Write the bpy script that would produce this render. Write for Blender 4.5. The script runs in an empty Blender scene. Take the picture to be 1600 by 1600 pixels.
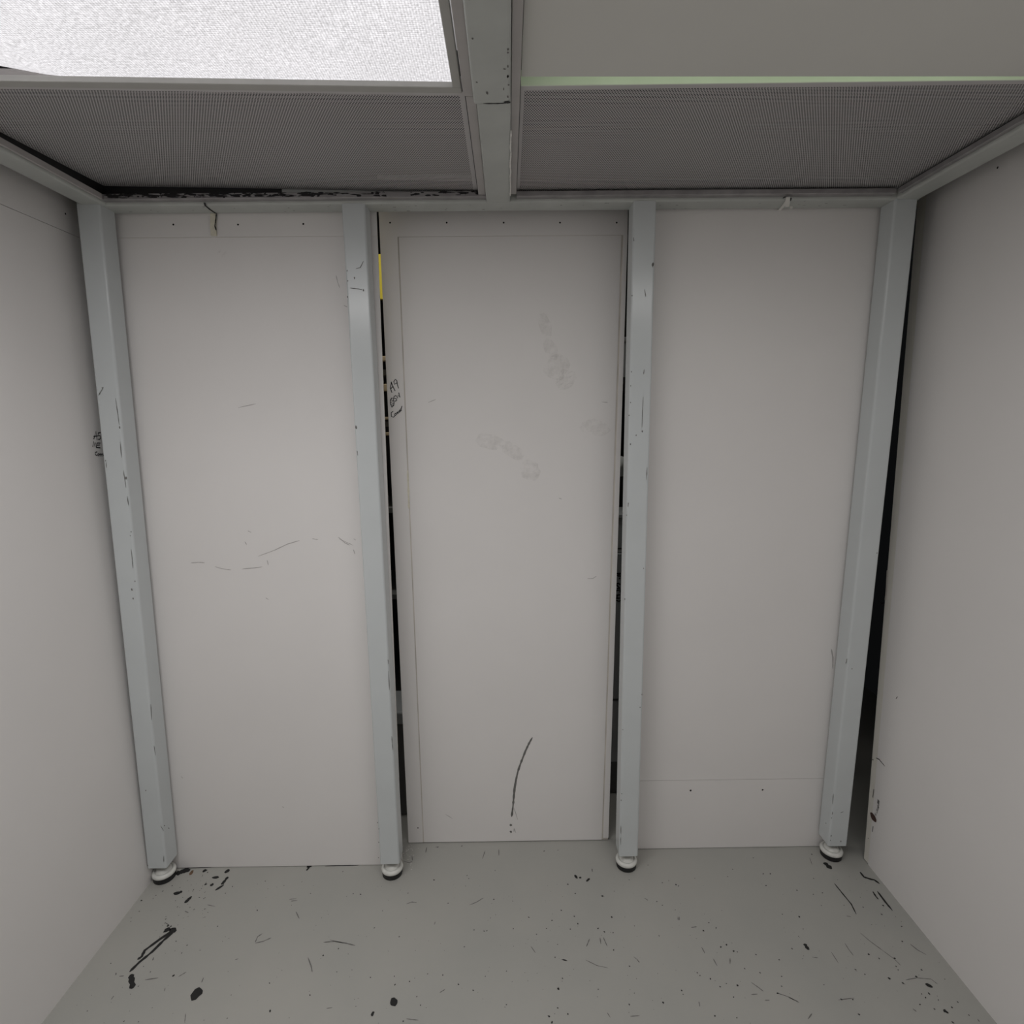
import bpy, bmesh, math, random
from mathutils import Vector, Matrix

random.seed(7)
scene = bpy.context.scene
COL = scene.collection

# ------------------------------------------------------------------ camera
F_PX, CAM_H = 866.03, 1.73374
CR = Vector((0.99991835, -0.00757084, -0.01029414))
CU = Vector((0.01139601, 0.16389496, 0.98641197))
CF = Vector((0.00578081, 0.98644874, -0.16396785))
CAM = Vector((0, 0, CAM_H))
cd = bpy.data.cameras.new('camera')
cam = bpy.data.objects.new('camera', cd)
COL.objects.link(cam)
cd.sensor_fit = 'HORIZONTAL'
cd.sensor_width = 36.0
cd.lens = F_PX / 1600 * 36
cd.clip_start = 0.02
m = Matrix.Identity(4)
for i in range(3):
    m[i][0], m[i][1], m[i][2], m[i][3] = CR[i], CU[i], -CF[i], CAM[i]
cam.matrix_world = m
scene.camera = cam

# ------------------------------------------------------------------ world, light, exposure
w = bpy.data.worlds.new('world')
scene.world = w
w.use_nodes = True
w.node_tree.nodes['Background'].inputs[0].default_value = (0.02, 0.021, 0.022, 1)
w.node_tree.nodes['Background'].inputs[1].default_value = 0.15
scene.view_settings.view_transform = 'Standard'
scene.view_settings.look = 'None'
scene.view_settings.exposure = 0.0
scene.view_settings.gamma = 1.0
scene.view_settings.use_curve_mapping = False


def area(name, loc, sx, sy, power, col=(1, 1, 1), rot=(0, 0, 0), spread=180):
    l = bpy.data.lights.new(name, 'AREA')
    l.shape = 'RECTANGLE'
    l.size, l.size_y = sx, sy
    l.energy = power
    l.color = col
    l.spread = math.radians(spread)
    o = bpy.data.objects.new(name, l)
    o.location = loc
    o.rotation_euler = rot
    COL.objects.link(o)
    return o


LAMP_COL = (1.0, 0.985, 0.975)
# troffer lamps, each just below the lens of its fixture (the prismatic lens throws its light downwards)
area('lamp_visible_troffer', (-0.69, 1.005, 2.436), 1.12, 0.56, 2.0, LAMP_COL, spread=112)
area('lamp_left_troffer', (-0.69, 0.36, 2.432), 1.12, 0.56, 10.8, LAMP_COL, spread=180)
area('lamp_right_troffer', (0.63, 0.36, 2.432), 1.12, 0.56, 6.5, LAMP_COL, spread=180)
# fluorescent light of the fixture above the cover panel, leaking out at the panel's far edge
area('lamp_covered_troffer', (0.63, 1.17, 2.53), 1.1, 0.06, 0.35, (0.80, 1.0, 0.66), rot=(math.radians(62), 0, 0))
# added unseen fill light behind the panels, brightens what shows through the gaps
area('fill_store_room', (-0.22, 2.20, 2.66), 0.5, 0.08, 2.2, (1.0, 0.97, 0.92), spread=130)

# ------------------------------------------------------------------ materials
MATS = {}


def nodes(name):
    mt = bpy.data.materials.new(name)
    mt.use_nodes = True
    nt = mt.node_tree
    return mt, nt, nt.nodes, nt.links, nt.nodes['Principled BSDF']


def mat(name, col, rough=0.5, metal=0.0, var=0.06, scale=6.0, spec=0.5, bump=0.0, bscale=80.0, col2=None, emis=0.0):
    """Procedural painted surface: two noise octaves vary the colour, optional fine relief."""
    mt, nt, N, L, P = nodes(name)
    tc = N.new('ShaderNodeTexCoord')
    n1 = N.new('ShaderNodeTexNoise')
    n1.inputs['Scale'].default_value = scale
    n1.inputs['Detail'].default_value = 5
    L.new(tc.outputs['Object'], n1.inputs['Vector'])
    r = N.new('ShaderNodeValToRGB')
    r.color_ramp.elements[0].position = 0.3
    r.color_ramp.elements[1].position = 0.7
    c2 = col2 or tuple(c * (1 - var) for c in col)
    r.color_ramp.elements[0].color = (*c2, 1)
    r.color_ramp.elements[1].color = (*col, 1)
    L.new(n1.outputs['Fac'], r.inputs['Fac'])
    L.new(r.outputs['Color'], P.inputs['Base Color'])
    P.inputs['Roughness'].default_value = rough
    P.inputs['Metallic'].default_value = metal
    P.inputs['Specular IOR Level'].default_value = spec
    if emis:
        L.new(r.outputs['Color'], P.inputs['Emission Color'])
        P.inputs['Emission Strength'].default_value = emis
    if bump:
        n2 = N.new('ShaderNodeTexNoise')
        n2.inputs['Scale'].default_value = bscale
        n2.inputs['Detail'].default_value = 4
        L.new(tc.outputs['Object'], n2.inputs['Vector'])
        b = N.new('ShaderNodeBump')
        b.inputs['Strength'].default_value = bump
        b.inputs['Distance'].default_value = 0.002
        L.new(n2.outputs['Fac'], b.inputs['Height'])
        L.new(b.outputs['Normal'], P.inputs['Normal'])
    MATS[name] = mt
    return mt


mat('panel_white', (0.80, 0.780, 0.765), rough=0.55, var=0.035, scale=2.2, spec=0.3, bump=0.05, bscale=25)
mat('panel_edge', (0.78, 0.755, 0.69), rough=0.6, var=0.07, scale=9)
mat('panel_groove', (0.68, 0.635, 0.575), rough=0.7, var=0.3, scale=7)
mat('steel_paint', (0.605, 0.637, 0.643), rough=0.20, var=0.05, scale=5, bump=0.10, bscale=18)
mat('steel_paint_beam', (0.53, 0.55, 0.525), rough=0.45, var=0.12, scale=9, bump=0.25, bscale=40)
mat('floor_paint', (0.41, 0.403, 0.373), rough=0.5, var=0.07, scale=3.0, bump=0.12, bscale=60, col2=(0.375, 0.375, 0.350))
mat('aluminium', (0.42, 0.405, 0.41), rough=0.42, metal=0.55, var=0.25, scale=22)
mat('tee_paint', (0.50, 0.475, 0.465), rough=0.45, var=0.10, scale=14)
mat('lip_paint', (0.82, 0.86, 0.76), rough=0.5, var=0.08, scale=12)
mat('frame_grey', (0.46, 0.455, 0.43), rough=0.45, var=0.08, scale=14)
mat('cover_board', (0.70, 0.695, 0.66), rough=0.7, var=0.03, scale=3)
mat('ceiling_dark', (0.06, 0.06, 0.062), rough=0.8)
mat('ceiling_white', (0.78, 0.77, 0.75), rough=0.7)
mat('foot_white', (0.74, 0.74, 0.70), rough=0.35, var=0.12, scale=60)
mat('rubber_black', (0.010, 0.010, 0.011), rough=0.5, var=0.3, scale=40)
mat('steel_dark', (0.10, 0.10, 0.10), rough=0.4, metal=0.7)
mat('scuff_black', (0.012, 0.012, 0.012), rough=0.6, var=0.4, scale=90)
mat('scuff_grey', (0.19, 0.185, 0.175), rough=0.7, var=0.4, scale=70)
mat('ink_black', (0.012, 0.012, 0.014), rough=0.5)
mat('scratch_grey', (0.46, 0.44, 0.43), rough=0.7)
mat('rust', (0.20, 0.12, 0.07), rough=0.8, var=0.4, scale=80)
mat('hole_red', (0.09, 0.045, 0.035), rough=0.8, var=0.4, scale=80)
mat('caulk', (0.80, 0.76, 0.63), rough=0.7, var=0.2, scale=60)
mat('caulk_white', (0.85, 0.84, 0.80), rough=0.7)
mat('chip_black', (0.010, 0.010, 0.011), rough=0.7)
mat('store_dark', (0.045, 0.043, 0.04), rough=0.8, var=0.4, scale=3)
mat('yellow', (0.75, 0.62, 0.07), rough=0.5)
mat('cream_wood', (0.62, 0.50, 0.33), rough=0.7, var=0.3, scale=20)
mat('cabinet_grey', (0.50, 0.52, 0.53), rough=0.5, var=0.1, scale=5)
mat('pipe_white', (0.75, 0.78, 0.76), rough=0.35)
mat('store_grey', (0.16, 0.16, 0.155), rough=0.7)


def smudge_mat(name, col, strength, scale):
    mt, nt, N, L, P = nodes(name)
    P.inputs['Base Color'].default_value = (*col, 1)
    P.inputs['Roughness'].default_value = 0.7
    tc = N.new('ShaderNodeTexCoord')
    n1 = N.new('ShaderNodeTexNoise')
    n1.inputs['Scale'].default_value = scale
    n1.inputs['Detail'].default_value = 6
    n1.inputs['Roughness'].default_value = 0.7
    L.new(tc.outputs['Object'], n1.inputs['Vector'])
    r = N.new('ShaderNodeValToRGB')
    r.color_ramp.elements[0].position = 0.42
    r.color_ramp.elements[1].position = 0.68
    r.color_ramp.elements[0].color = (0, 0, 0, 1)
    r.color_ramp.elements[1].color = (strength,) * 3 + (1,)
    L.new(n1.outputs['Fac'], r.inputs['Fac'])
    L.new(r.outputs['Color'], P.inputs['Alpha'])
    MATS[name] = mt


smudge_mat('smudge_tan', (0.52, 0.48, 0.43), 0.15, 30)
smudge_mat('scuff_worn', (0.02, 0.02, 0.02), 0.9, 120)


def mathn(N, L, op, a, b=None, c=None):
    n = N.new('ShaderNodeMath')
    n.operation = op
    for i, v in enumerate((a, b, c)):
        if v is None:
            continue
        if isinstance(v, (int, float)):
            n.inputs[i].default_value = v
        else:
            L.new(v, n.inputs[i])
    return n.outputs[0]


def perf_mat(name, col, hx, hy, mg, sk):
    """Sheet metal with 60-degree staggered round perforations (pitch 6.35 mm); the holes are open."""
    mt, nt, N, L, P = nodes(name)
    P.inputs['Base Color'].default_value = (*col, 1)
    P.inputs['Roughness'].default_value = 0.5
    P.inputs['Metallic'].default_value = 0.2
    tc = N.new('ShaderNodeTexCoord')
    s = N.new('ShaderNodeSeparateXYZ')
    L.new(tc.outputs['Object'], s.inputs[0])
    X, Y = s.outputs['X'], s.outputs['Y']
    p, q = 0.00635, 0.0110
    ds = []
    for ox, oy in ((0, 0), (0.5, 0.5)):
        fx = mathn(N, L, 'MULTIPLY', mathn(N, L, 'SUBTRACT', mathn(N, L, 'FRACT', mathn(N, L, 'MULTIPLY_ADD', X, 1 / p, 1000 + ox)), 0.5), p)
        fy = mathn(N, L, 'MULTIPLY', mathn(N, L, 'SUBTRACT', mathn(N, L, 'FRACT', mathn(N, L, 'MULTIPLY_ADD', Y, 1 / q, 1000 + oy)), 0.5), q)
        ds.append(mathn(N, L, 'SQRT', mathn(N, L, 'ADD', mathn(N, L, 'MULTIPLY', fx, fx), mathn(N, L, 'MULTIPLY', fy, fy))))
    d = mathn(N, L, 'MINIMUM', ds[0], ds[1])
    hole = mathn(N, L, 'LESS_THAN', d, 0.00205)
    inx = mathn(N, L, 'MULTIPLY', mathn(N, L, 'GREATER_THAN', X, -hx + mg[0]), mathn(N, L, 'LESS_THAN', X, hx - mg[1]))
    iny = mathn(N, L, 'MULTIPLY', mathn(N, L, 'GREATER_THAN', mathn(N, L, 'MULTIPLY_ADD', mathn(N, L, 'SUBTRACT', hx, X), sk / (2 * hx), Y), -hy + mg[2]), mathn(N, L, 'LESS_THAN', Y, hy - mg[3]))
    hole = mathn(N, L, 'MULTIPLY', hole, mathn(N, L, 'MULTIPLY', inx, iny))
    L.new(mathn(N, L, 'SUBTRACT', 1.0, hole), P.inputs['Alpha'])
    MATS[name] = mt


def lens_mat(name, strength):
    """Back-lit prismatic acrylic lens: fine diamond relief over an even glow."""
    mt, nt, N, L, P = nodes(name)
    tc = N.new('ShaderNodeTexCoord')
    mp = N.new('ShaderNodeMapping')
    mp.inputs['Rotation'].default_value = (0, 0, math.radians(45))
    L.new(tc.outputs['Object'], mp.inputs['Vector'])
    s = N.new('ShaderNodeSeparateXYZ')
    L.new(mp.outputs['Vector'], s.inputs[0])
    k = 2 * math.pi / 0.0075
    a = mathn(N, L, 'SINE', mathn(N, L, 'MULTIPLY', s.outputs['X'], k))
    b = mathn(N, L, 'SINE', mathn(N, L, 'MULTIPLY', s.outputs['Y'], k))
    dots = mathn(N, L, 'MULTIPLY_ADD', mathn(N, L, 'MULTIPLY', a, b), 0.30, 1.0)
    n1 = N.new('ShaderNodeTexNoise')
    n1.inputs['Scale'].default_value = 190
    n1.inputs['Detail'].default_value = 3
    L.new(tc.outputs['Object'], n1.inputs['Vector'])
    n2 = N.new('ShaderNodeTexNoise')
    n2.inputs['Scale'].default_value = 3.5
    L.new(tc.outputs['Object'], n2.inputs['Vector'])
    v = mathn(N, L, 'MULTIPLY', dots, mathn(N, L, 'MULTIPLY_ADD', n1.outputs['Fac'], 1.5, 0.25))
    v = mathn(N, L, 'MULTIPLY', v, mathn(N, L, 'MULTIPLY_ADD', n2.outputs['Fac'], 0.3, 0.85))
    P.inputs['Base Color'].default_value = (0.75, 0.76, 0.78, 1)
    P.inputs['Roughness'].default_value = 0.3
    P.inputs['Emission Color'].default_value = (0.985, 0.965, 1.0, 1)
    L.new(mathn(N, L, 'MULTIPLY', v, strength), P.inputs['Emission Strength'])
    MATS[name] = mt


lens_mat('lens_glow', 0.60)

# ------------------------------------------------------------------ helpers


def hexa(bm, v, bevel=0.0, which=None, seg=3):
    """v: 8 corners, bottom 4 (fl, fr, br, bl) then top 4."""
    vs = [bm.verts.new(p) for p in v]
    fs = [(3, 2, 1, 0), (4, 5, 6, 7), (0, 1, 5, 4), (1, 2, 6, 5), (2, 3, 7, 6), (3, 0, 4, 7)]
    for f in fs:
        bm.faces.new([vs[i] for i in f])
    if bevel:
        es = []
        for e in bm.edges:
            ids = {vs.index(x) for x in e.verts if x in vs}
            if len(ids) != 2:
                continue
            vert = any(ids == {i, i + 4} for i in range(4))
            if which is None or (which == 'vert' and vert) or (which == 'x' and ids in ({0, 1}, {2, 3}, {4, 5}, {6, 7})) or (which == 'y' and ids in ({1, 2}, {0, 3}, {5, 6}, {4, 7})):
                es.append(e)
        bmesh.ops.bevel(bm, geom=es, offset=bevel, segments=seg, profile=0.5, affect='EDGES')


def boxv(x0, x1, y0, y1, z0, z1):
    return [(x0, y0, z0), (x1, y0, z0), (x1, y1, z0), (x0, y1, z0), (x0, y0, z1), (x1, y0, z1), (x1, y1, z1), (x0, y1, z1)]


def wpos(o):
    p = Vector((0, 0, 0))
    while o:
        p = p + Vector(o.location)
        o = o.parent
    return p


def obj(name, bm, material, parent=None, loc=None, smooth=False):
    """Link a bmesh given in world coordinates as one mesh object; its origin goes to loc (default: centre of its base)."""
    bmesh.ops.recalc_face_normals(bm, faces=bm.faces)
    if loc is None:
        xs = [v.co for v in bm.verts]
        loc = Vector(((min(c.x for c in xs) + max(c.x for c in xs)) / 2, (min(c.y for c in xs) + max(c.y for c in xs)) / 2, min(c.z for c in xs)))
    loc = Vector(loc)
    bmesh.ops.translate(bm, verts=bm.verts, vec=-loc)
    me = bpy.data.meshes.new(name)
    bm.to_mesh(me)
    bm.free()
    me.materials.append(MATS[material])
    if smooth:
        for p in me.polygons:
            p.use_smooth = True
    o = bpy.data.objects.new(name, me)
    COL.objects.link(o)
    if parent:
        o.parent = parent
        o.location = loc - wpos(parent)
    else:
        o.location = loc
    return o


def block(name, x0, x1, y0, y1, z0, z1, material, parent=None, bevel=0.0, which=None):
    bm = bmesh.new()
    hexa(bm, boxv(x0, x1, y0, y1, z0, z1), bevel, which)
    return obj(name, bm, material, parent)


def thing(name, label, cat, loc=(0, 0, 0), group=None, kind=None):
    o = bpy.data.objects.new(name, None)
    o.empty_display_size = 0.05
    o.location = loc
    COL.objects.link(o)
    return tag(o, label, cat, group, kind)


def tag(o, label=None, cat=None, group=None, kind=None):
    if label:
        o['label'] = label
    if cat:
        o['category'] = cat
    if group:
        o['group'] = group
    if kind:
        o['kind'] = kind
    return o


def hit(px, py, plane):
    """Point of a real plane (point, normal) seen at a pixel of the 1600 x 1600 frame."""
    d = CF + CR * ((px - 800) / F_PX) + CU * ((800 - py) / F_PX)
    p0, n = Vector(plane[0]), Vector(plane[1])
    return CAM + d * ((p0 - CAM).dot(n) / d.dot(n))


def ribbon(bm, pts, width, n, lift=0.0005, taper=True):
    """Flat stroke of a given width lying on a surface with normal n."""
    n = Vector(n).normalized()
    rag = 0.0
    if taper:                       # scuffs and scratches get a ragged outline
        rag = 0.3
        fine = []
        for a, b in zip(pts, pts[1:]):
            fine += [a.lerp(b, t / 4) for t in range(4)]
        pts = fine + [pts[-1]]
    k = len(pts)
    L, R = [], []
    for i, p in enumerate(pts):
        a, b = pts[max(0, i - 1)], pts[min(k - 1, i + 1)]
        t = (b - a)
        if t.length < 1e-7:
            t = Vector((1, 0, 0))
        s = t.normalized().cross(n).normalized()
        wd = width * (0.35 if taper and i in (0, k - 1) else 1.0 + random.uniform(-rag, rag)) / 2
        L.append(bm.verts.new(p + s * wd + n * lift))
        R.append(bm.verts.new(p - s * wd + n * lift))
    for i in range(k - 1):
        bm.faces.new((L[i], L[i + 1], R[i + 1], R[i]))


def blob(bm, c, ra, rb, n, ang=0.0, lift=0.0005, seg=9, rough=0.25, axes=None):
    n = Vector(n).normalized()
    u = Vector((1, 0, 0)) if abs(n.x) < 0.9 else Vector((0, 1, 0))
    u = (u - n * u.dot(n)).normalized()
    v = n.cross(u)
    vs = []
    for i in range(seg):
        t = 2 * math.pi * i / seg
        q = 1 + random.uniform(-rough, rough)
        a, b = ra * q * math.cos(t), rb * q * math.sin(t)
        vs.append(bm.verts.new(c + n * lift + u * (a * math.cos(ang) - b * math.sin(ang)) + v * (a * math.sin(ang) + b * math.cos(ang))))
    bm.faces.new(vs)


def lathe(bm, prof, c, seg=28):
    rings = []
    for r, z in prof:
        if r < 1e-6:
            rings.append([bm.verts.new((c[0], c[1], c[2] + z))])
        else:
            rings.append([bm.verts.new((c[0] + r * math.cos(2 * math.pi * i / seg), c[1] + r * math.sin(2 * math.pi * i / seg), c[2] + z)) for i in range(seg)])
    for a, b in zip(rings, rings[1:]):
        for i in range(seg):
            j = (i + 1) % seg
            if len(a) == 1 and len(b) == 1:
                continue
            if len(a) == 1:
                bm.faces.new((a[0], b[i], b[j]))
            elif len(b) == 1:
                bm.faces.new((a[i], b[0], a[j]))
            else:
                bm.faces.new((a[i], b[i], b[j], a[j]))


H = 2.41                      # underside of the steel top beams
XL, XR = -1.388, 1.392        # inner faces of the side walls
FLOOR = ((0, 0, 0), (0, 0, 1))
UP = (0, 0, 1)

# ------------------------------------------------------------------ floor
floor = block('floor', -2.2, 2.3, -1.75, 3.45, -0.05, 0.0, 'floor_paint')
tag(floor, 'scuffed pale grey-green painted floor', 'floor', kind='structure')

# ------------------------------------------------------------------ side walls and shell
WL = ((XL, 0, 0), (1, 0, 0))
WR = ((XR, 0, 0), (-1, 0, 0))
wl = block('wall_left', XL - 0.02, XL, -1.6, 2.02, 0.0, 2.333, 'panel_white')
tag(wl, 'large white wall panel on the left beside the corner post', 'wall', kind='structure')
block('top_rail', XL - 0.02, XL, -1.6, 2.02, 2.3345, 2.56, 'panel_white', wl)
wr_bm = bmesh.new()
wr_y0, wr_y1 = 1.906, 1.958   # far edge of the sheet leans a little
hexa(wr_bm, [(XR, -1.6, 0.0), (XR + 0.02, -1.6, 0.0), (XR + 0.02, wr_y0, 0.0), (XR, wr_y0, 0.0), (XR, -1.6, 2.56), (XR + 0.02, -1.6, 2.56), (XR + 0.02, wr_y1 + 0.012, 2.56), (XR, wr_y1 + 0.012, 2.56)])
wr = obj('wall_right', wr_bm, 'panel_white')
tag(wr, 'large white wall panel on the right with a dark gap along its far edge', 'wall', kind='structure')
bm = bmesh.new()
hexa(bm, [(XR + 0.0008, wr_y0 + 0.0015, 0.004), (XR + 0.02, wr_y0 + 0.0015, 0.004), (XR + 0.02, 1.933, 0.004), (XR + 0.0008, 1.933, 0.004),
          (XR + 0.0008, wr_y1 + 0.0135, 2.56), (XR + 0.02, wr_y1 + 0.0135, 2.56), (XR + 0.02, 2.012, 2.56), (XR + 0.0008, 2.012, 2.56)])
tag(obj('end_strip', bm, 'panel_edge', wr), 'cream end strip of the right wall panel')
wrear = block('wall_rear', -1.6, 1.6, -1.66, -1.6, 0.0, 2.56, 'panel_white')
tag(wrear, 'white wall closing the booth behind the viewer', 'wall', kind='structure')
ceil = block('ceiling', -1.6, 1.6, -1.66, 3.45, 2.72, 2.76, 'ceiling_dark')
tag(ceil, 'dark deck above the ceiling tiles', 'ceiling', kind='structure')
ceil2 = block('ceiling', -1.2525, 1.2385, -1.6, 0.02, 2.437, 2.455, 'ceiling_white')
tag(ceil2, 'pale ceiling tiles nearest the viewer', 'ceiling', kind='structure')
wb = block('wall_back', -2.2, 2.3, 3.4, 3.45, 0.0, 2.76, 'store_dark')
tag(wb, 'dark wall of the store room seen through the gaps', 'wall', kind='structure')


def screw(px, py, plane, parent, r=0.0032):
    bm = bmesh.new()
    c = hit(px, py, plane)
    n = Vector(plane[1]).normalized()
    blob(bm, c, r, r, n, seg=10, rough=0.05, lift=0.0006)
    obj('screw', bm, 'chip_black', parent, loc=c)


screw(102, 334, WL, wl)
screw(1559, 262, WR, wr)


def strokes(name, lst, plane, width, material, parent, label=None, kind=None, taper=False):
    bm = bmesh.new()
    for s in lst:
        ribbon(bm, [hit(x, y, plane) for x, y in s], width, plane[1], lift=0.0006, taper=taper)
    o = obj(name, bm, material, parent)
    return tag(o, label, kind=kind)


def cr(lst, ox, oy, k):
    return [[(ox + x / k, oy + y / k) for x, y in s] for s in lst]


# handwriting on the left wall, partly behind the post: A5 / NE / Corner
strokes('handwriting', cr([[(210, 690), (238, 590), (252, 700)], [(206, 655), (258, 650)],
                           [(296, 606), (266, 612), (262, 648), (288, 645), (296, 672), (284, 692), (264, 690)],
                           [(198, 785), (208, 715), (226, 790), (230, 732)],
                           [(252, 735), (240, 795)], [(252, 738), (292, 738)], [(246, 766), (286, 762)], [(240, 795), (292, 798)],
                           [(252, 846), (228, 858), (228, 884), (255, 894)],
                           [(266, 868), (258, 886), (270, 900), (278, 882), (266, 868)],
                           [(284, 868), (290, 904)], [(287, 880), (304, 872)],
                           [(306, 872), (312, 904)], [(309, 880), (322, 872), (330, 902)]], 120, 600, 8), WL, 0.0034, 'ink_black', wl, 'black marker writing reading A5 NE Corner')
strokes('scuff_mark', cr([[(322, 1120), (332, 1062)]], 120, 600, 8), WL, 0.003, 'caulk_white', wl)
# right wall: red-brown puncture with dark drag marks, thin scratch
bm = bmesh.new()
bm.faces.new([bm.verts.new(hit(x, y, WR) + Vector((-0.0012, 0, 0))) for x, y in ((1360, 1270), (1361.5, 1269), (1364, 1270.5), (1367.5, 1275), (1370, 1281), (1369.5, 1285), (1367, 1284), (1363, 1280.5), (1361, 1276))])
tag(obj('puncture', bm, 'hole_red', wr), 'red-brown puncture near the floor')
strokes('drag_mark', cr([[(672, 296), (692, 240)], [(686, 245), (692, 222)]], 1200, 1200, 4), WR, 0.010, 'scuff_worn', wr)
strokes('drag_mark', [[(1372, 1256), (1373, 1250)]], WR, 0.010, 'scuff_grey', wr)
strokes('scratch', cr([[(222, 842), (245, 852), (288, 902)], [(196, 852), (206, 856)], [(366, 420), (378, 404)]], 1320, 1000, 4.571), WR, 0.0035, 'scuff_black', wr, taper=True)
strokes('scuff_mark', cr([[(208, 1065), (200, 1125)], [(203, 1330), (198, 1370)], [(167, 1412), (169, 1420)]], 1320, 1000, 4.571), WR, 0.004, 'scuff_grey', wr)
strokes('drag_mark', cr([[(856, 330), (840, 600), (830, 700)]], 1280, 850, 8), ((XR + 0.0008, 0, 0), (-1, 0, 0)), 0.008, 'panel_groove', wr)
bm = bmesh.new()
blob(bm, hit(1379, 943, ((XR + 0.0008, 0, 0), (-1, 0, 0))), 0.0075, 0.006, WR[1], seg=10, lift=0.0008)
obj('bolt_hole', bm, 'chip_black', wr)

# ------------------------------------------------------------------ steel frame: four posts on levelling feet and the welded top beams
frame = thing('steel_frame', 'pale blue-green welded steel tube frame with four posts on levelling feet', 'frame', (0, 1.9, 0))
PW = 0.0735
POSTS = [  # bottom front-left (x, y), top front-left (x, y), label
    ((-1.3845, 1.8590), (-1.3400, 1.8720), 'leftmost corner post beside the left wall'),
    ((-0.5045, 1.8632), (-0.5165, 1.8850), 'post left of the middle panel'),
    ((0.4090, 1.8830), (0.4050, 1.8850), 'post right of the middle panel'),
    ((1.2375, 1.9187), (1.2355, 1.8850), 'rightmost corner post beside the right wall'),
]
ZB, ZT = 0.0727, H + 0.002
POST_PLANE = []
POST_OBJ = []
for (bx, by), (tx, ty), lab in POSTS:
    bm = bmesh.new()
    s = PW
    hexa(bm, [(bx, by, ZB), (bx + s, by, ZB), (bx + s, by + s, ZB), (bx, by + s, ZB),
              (tx, ty, ZT), (tx + s, ty, ZT), (tx + s, ty + s, ZT), (tx, ty + s, ZT)], 0.007, 'vert', 4)
    p = tag(obj('post', bm, 'steel_paint', frame), lab)
    POST_OBJ.append(p)
    a, b, c = Vector((bx, by, ZB)), Vector((bx + s, by, ZB)), Vector((tx, ty, ZT))
    n = (b - a).cross(c - a).normalized()
    if n.y > 0:
        n = -n
    POST_PLANE.append((tuple(a), tuple(n)))
    cx, cy = bx + s / 2, by + s / 2
    bm = bmesh.new()
    lathe(bm, [(0, 0), (0.036, 0), (0.0385, 0.003), (0.0390, 0.0215), (0, 0.0215)], (cx, cy, 0))
    tag(obj('rubber_pad', bm, 'rubber_black', p, smooth=False), 'black rubber pad')
    bm = bmesh.new()
    lathe(bm, [(0, 0.0217), (0.0395, 0.0217), (0.0410, 0.0235), (0.0413, 0.0285), (0.0395, 0.0335), (0.0345, 0.0365), (0.0300, 0.0372), (0.0288, 0.0340),
               (0.0276, 0.0340), (0.0265, 0.0385), (0.022, 0.0435), (0.016, 0.0465), (0, 0.0475)], (cx, cy, 0), 36)
    tag(obj('levelling_foot', bm, 'foot_white', p, smooth=True), 'round white levelling foot')
    bm = bmesh.new()
    lathe(bm, [(0, 0.0475), (0.0085, 0.0475), (0.0085, 0.062), (0.0155, 0.062), (0.0155, 0.0727), (0, 0.0727)], (cx, cy, 0), 18)
    obj('threaded_stem', bm, 'steel_dark', p)

bm = bmesh.new()
hexa(bm, boxv(-1.345, 1.3135, 1.885, 1.9595, H, H + 0.0745), 0.007, 'x', 4)
tag(obj('back_beam', bm, 'steel_paint_beam', frame), 'beam across the top of the back wall')
bm = bmesh.new()
hexa(bm, boxv(-1.3275, -1.2535, -1.58, 1.884, H, H + 0.0745), 0.007, 'y', 4)
tag(obj('side_beam', bm, 'steel_paint_beam', frame), 'beam along the top of the left wall')
bm = bmesh.new()
hexa(bm, boxv(1.2395, 1.3135, -1.58, 1.884, H, H + 0.0745), 0.007, 'y', 4)
tag(obj('side_beam', bm, 'steel_paint_beam', frame), 'beam along the top of the right wall')
bm = bmesh.new()
hexa(bm, boxv(-0.0600, 0.0148, 1.331, 1.884, H, H + 0.0745), 0.005, 'y', 3)
tag(obj('centre_beam', bm, 'steel_paint_beam', frame), 'short stub of the centre beam at the back')
bm = bmesh.new()
hexa(bm, boxv(-0.0660, 0.0140, -1.58, 1.3285, H - 0.001, H + 0.0745), 0.006, 'y', 3)
tag(obj('centre_beam', bm, 'steel_paint_beam', frame), 'long centre beam nearer the viewer')


def chips(lst, i, r=0.002):
    bm = bmesh.new()
    for it in lst:
        if isinstance(it[0], tuple):
            ribbon(bm, [hit(x, y, POST_PLANE[i]) for x, y in it], 0.0024, POST_PLANE[i][1], lift=0.0006)
        else:
            x, y = it[0], it[1]
            rr = it[2] if len(it) > 2 else r
            blob(bm, hit(x, y, POST_PLANE[i]), rr * 0.8, rr * 1.3, POST_PLANE[i][1], lift=0.0006, seg=7)
    tag(obj('paint_chip', bm, 'scuff_grey', POST_OBJ[i]), 'dark chips in the post paint', kind='stuff')


chips([(187, 668, 0.0035), (197, 747, 0.004), (205, 831), (203.5, 837), ((205, 858), (206.5, 872), (208, 888)), (206, 921, 0.0035), (208, 935, 0.003),
       ((180.5, 622), (184, 645), (186.5, 664)), ((188, 690), (190, 715)), ((193, 735), (197, 762)), ((199, 775), (201, 790)), (211, 908), (160, 606), (156, 615), ((154, 618), (162, 605)),
       ((251, 1290), (256, 1298)), (257, 1290), (264, 1294), ((256, 1337), (256, 1347)), (231, 1352), (228, 1235), ((241, 1165), (243, 1180)), ((236, 1100), (237, 1125)), (165, 720), ((166, 722), (166.5, 731))], 0)
chips([(556.5, 667.5, 0.0045), ((547, 450), (560, 451.5), (566, 453)), (568, 453.5, 0.003), (554, 434.5, 0.003), (542.5, 423), (543.5, 439), (543, 464), ((558, 704), (559, 712)),
       ((606, 1030), (607.5, 1038)), ((607, 1048), (608.5, 1078)), ((612, 1150), (614, 1172)), (592, 1316), (592, 1295), (591.5, 1340), (590, 1285), ((556, 420), (563, 418), (568, 408))], 1)
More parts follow.
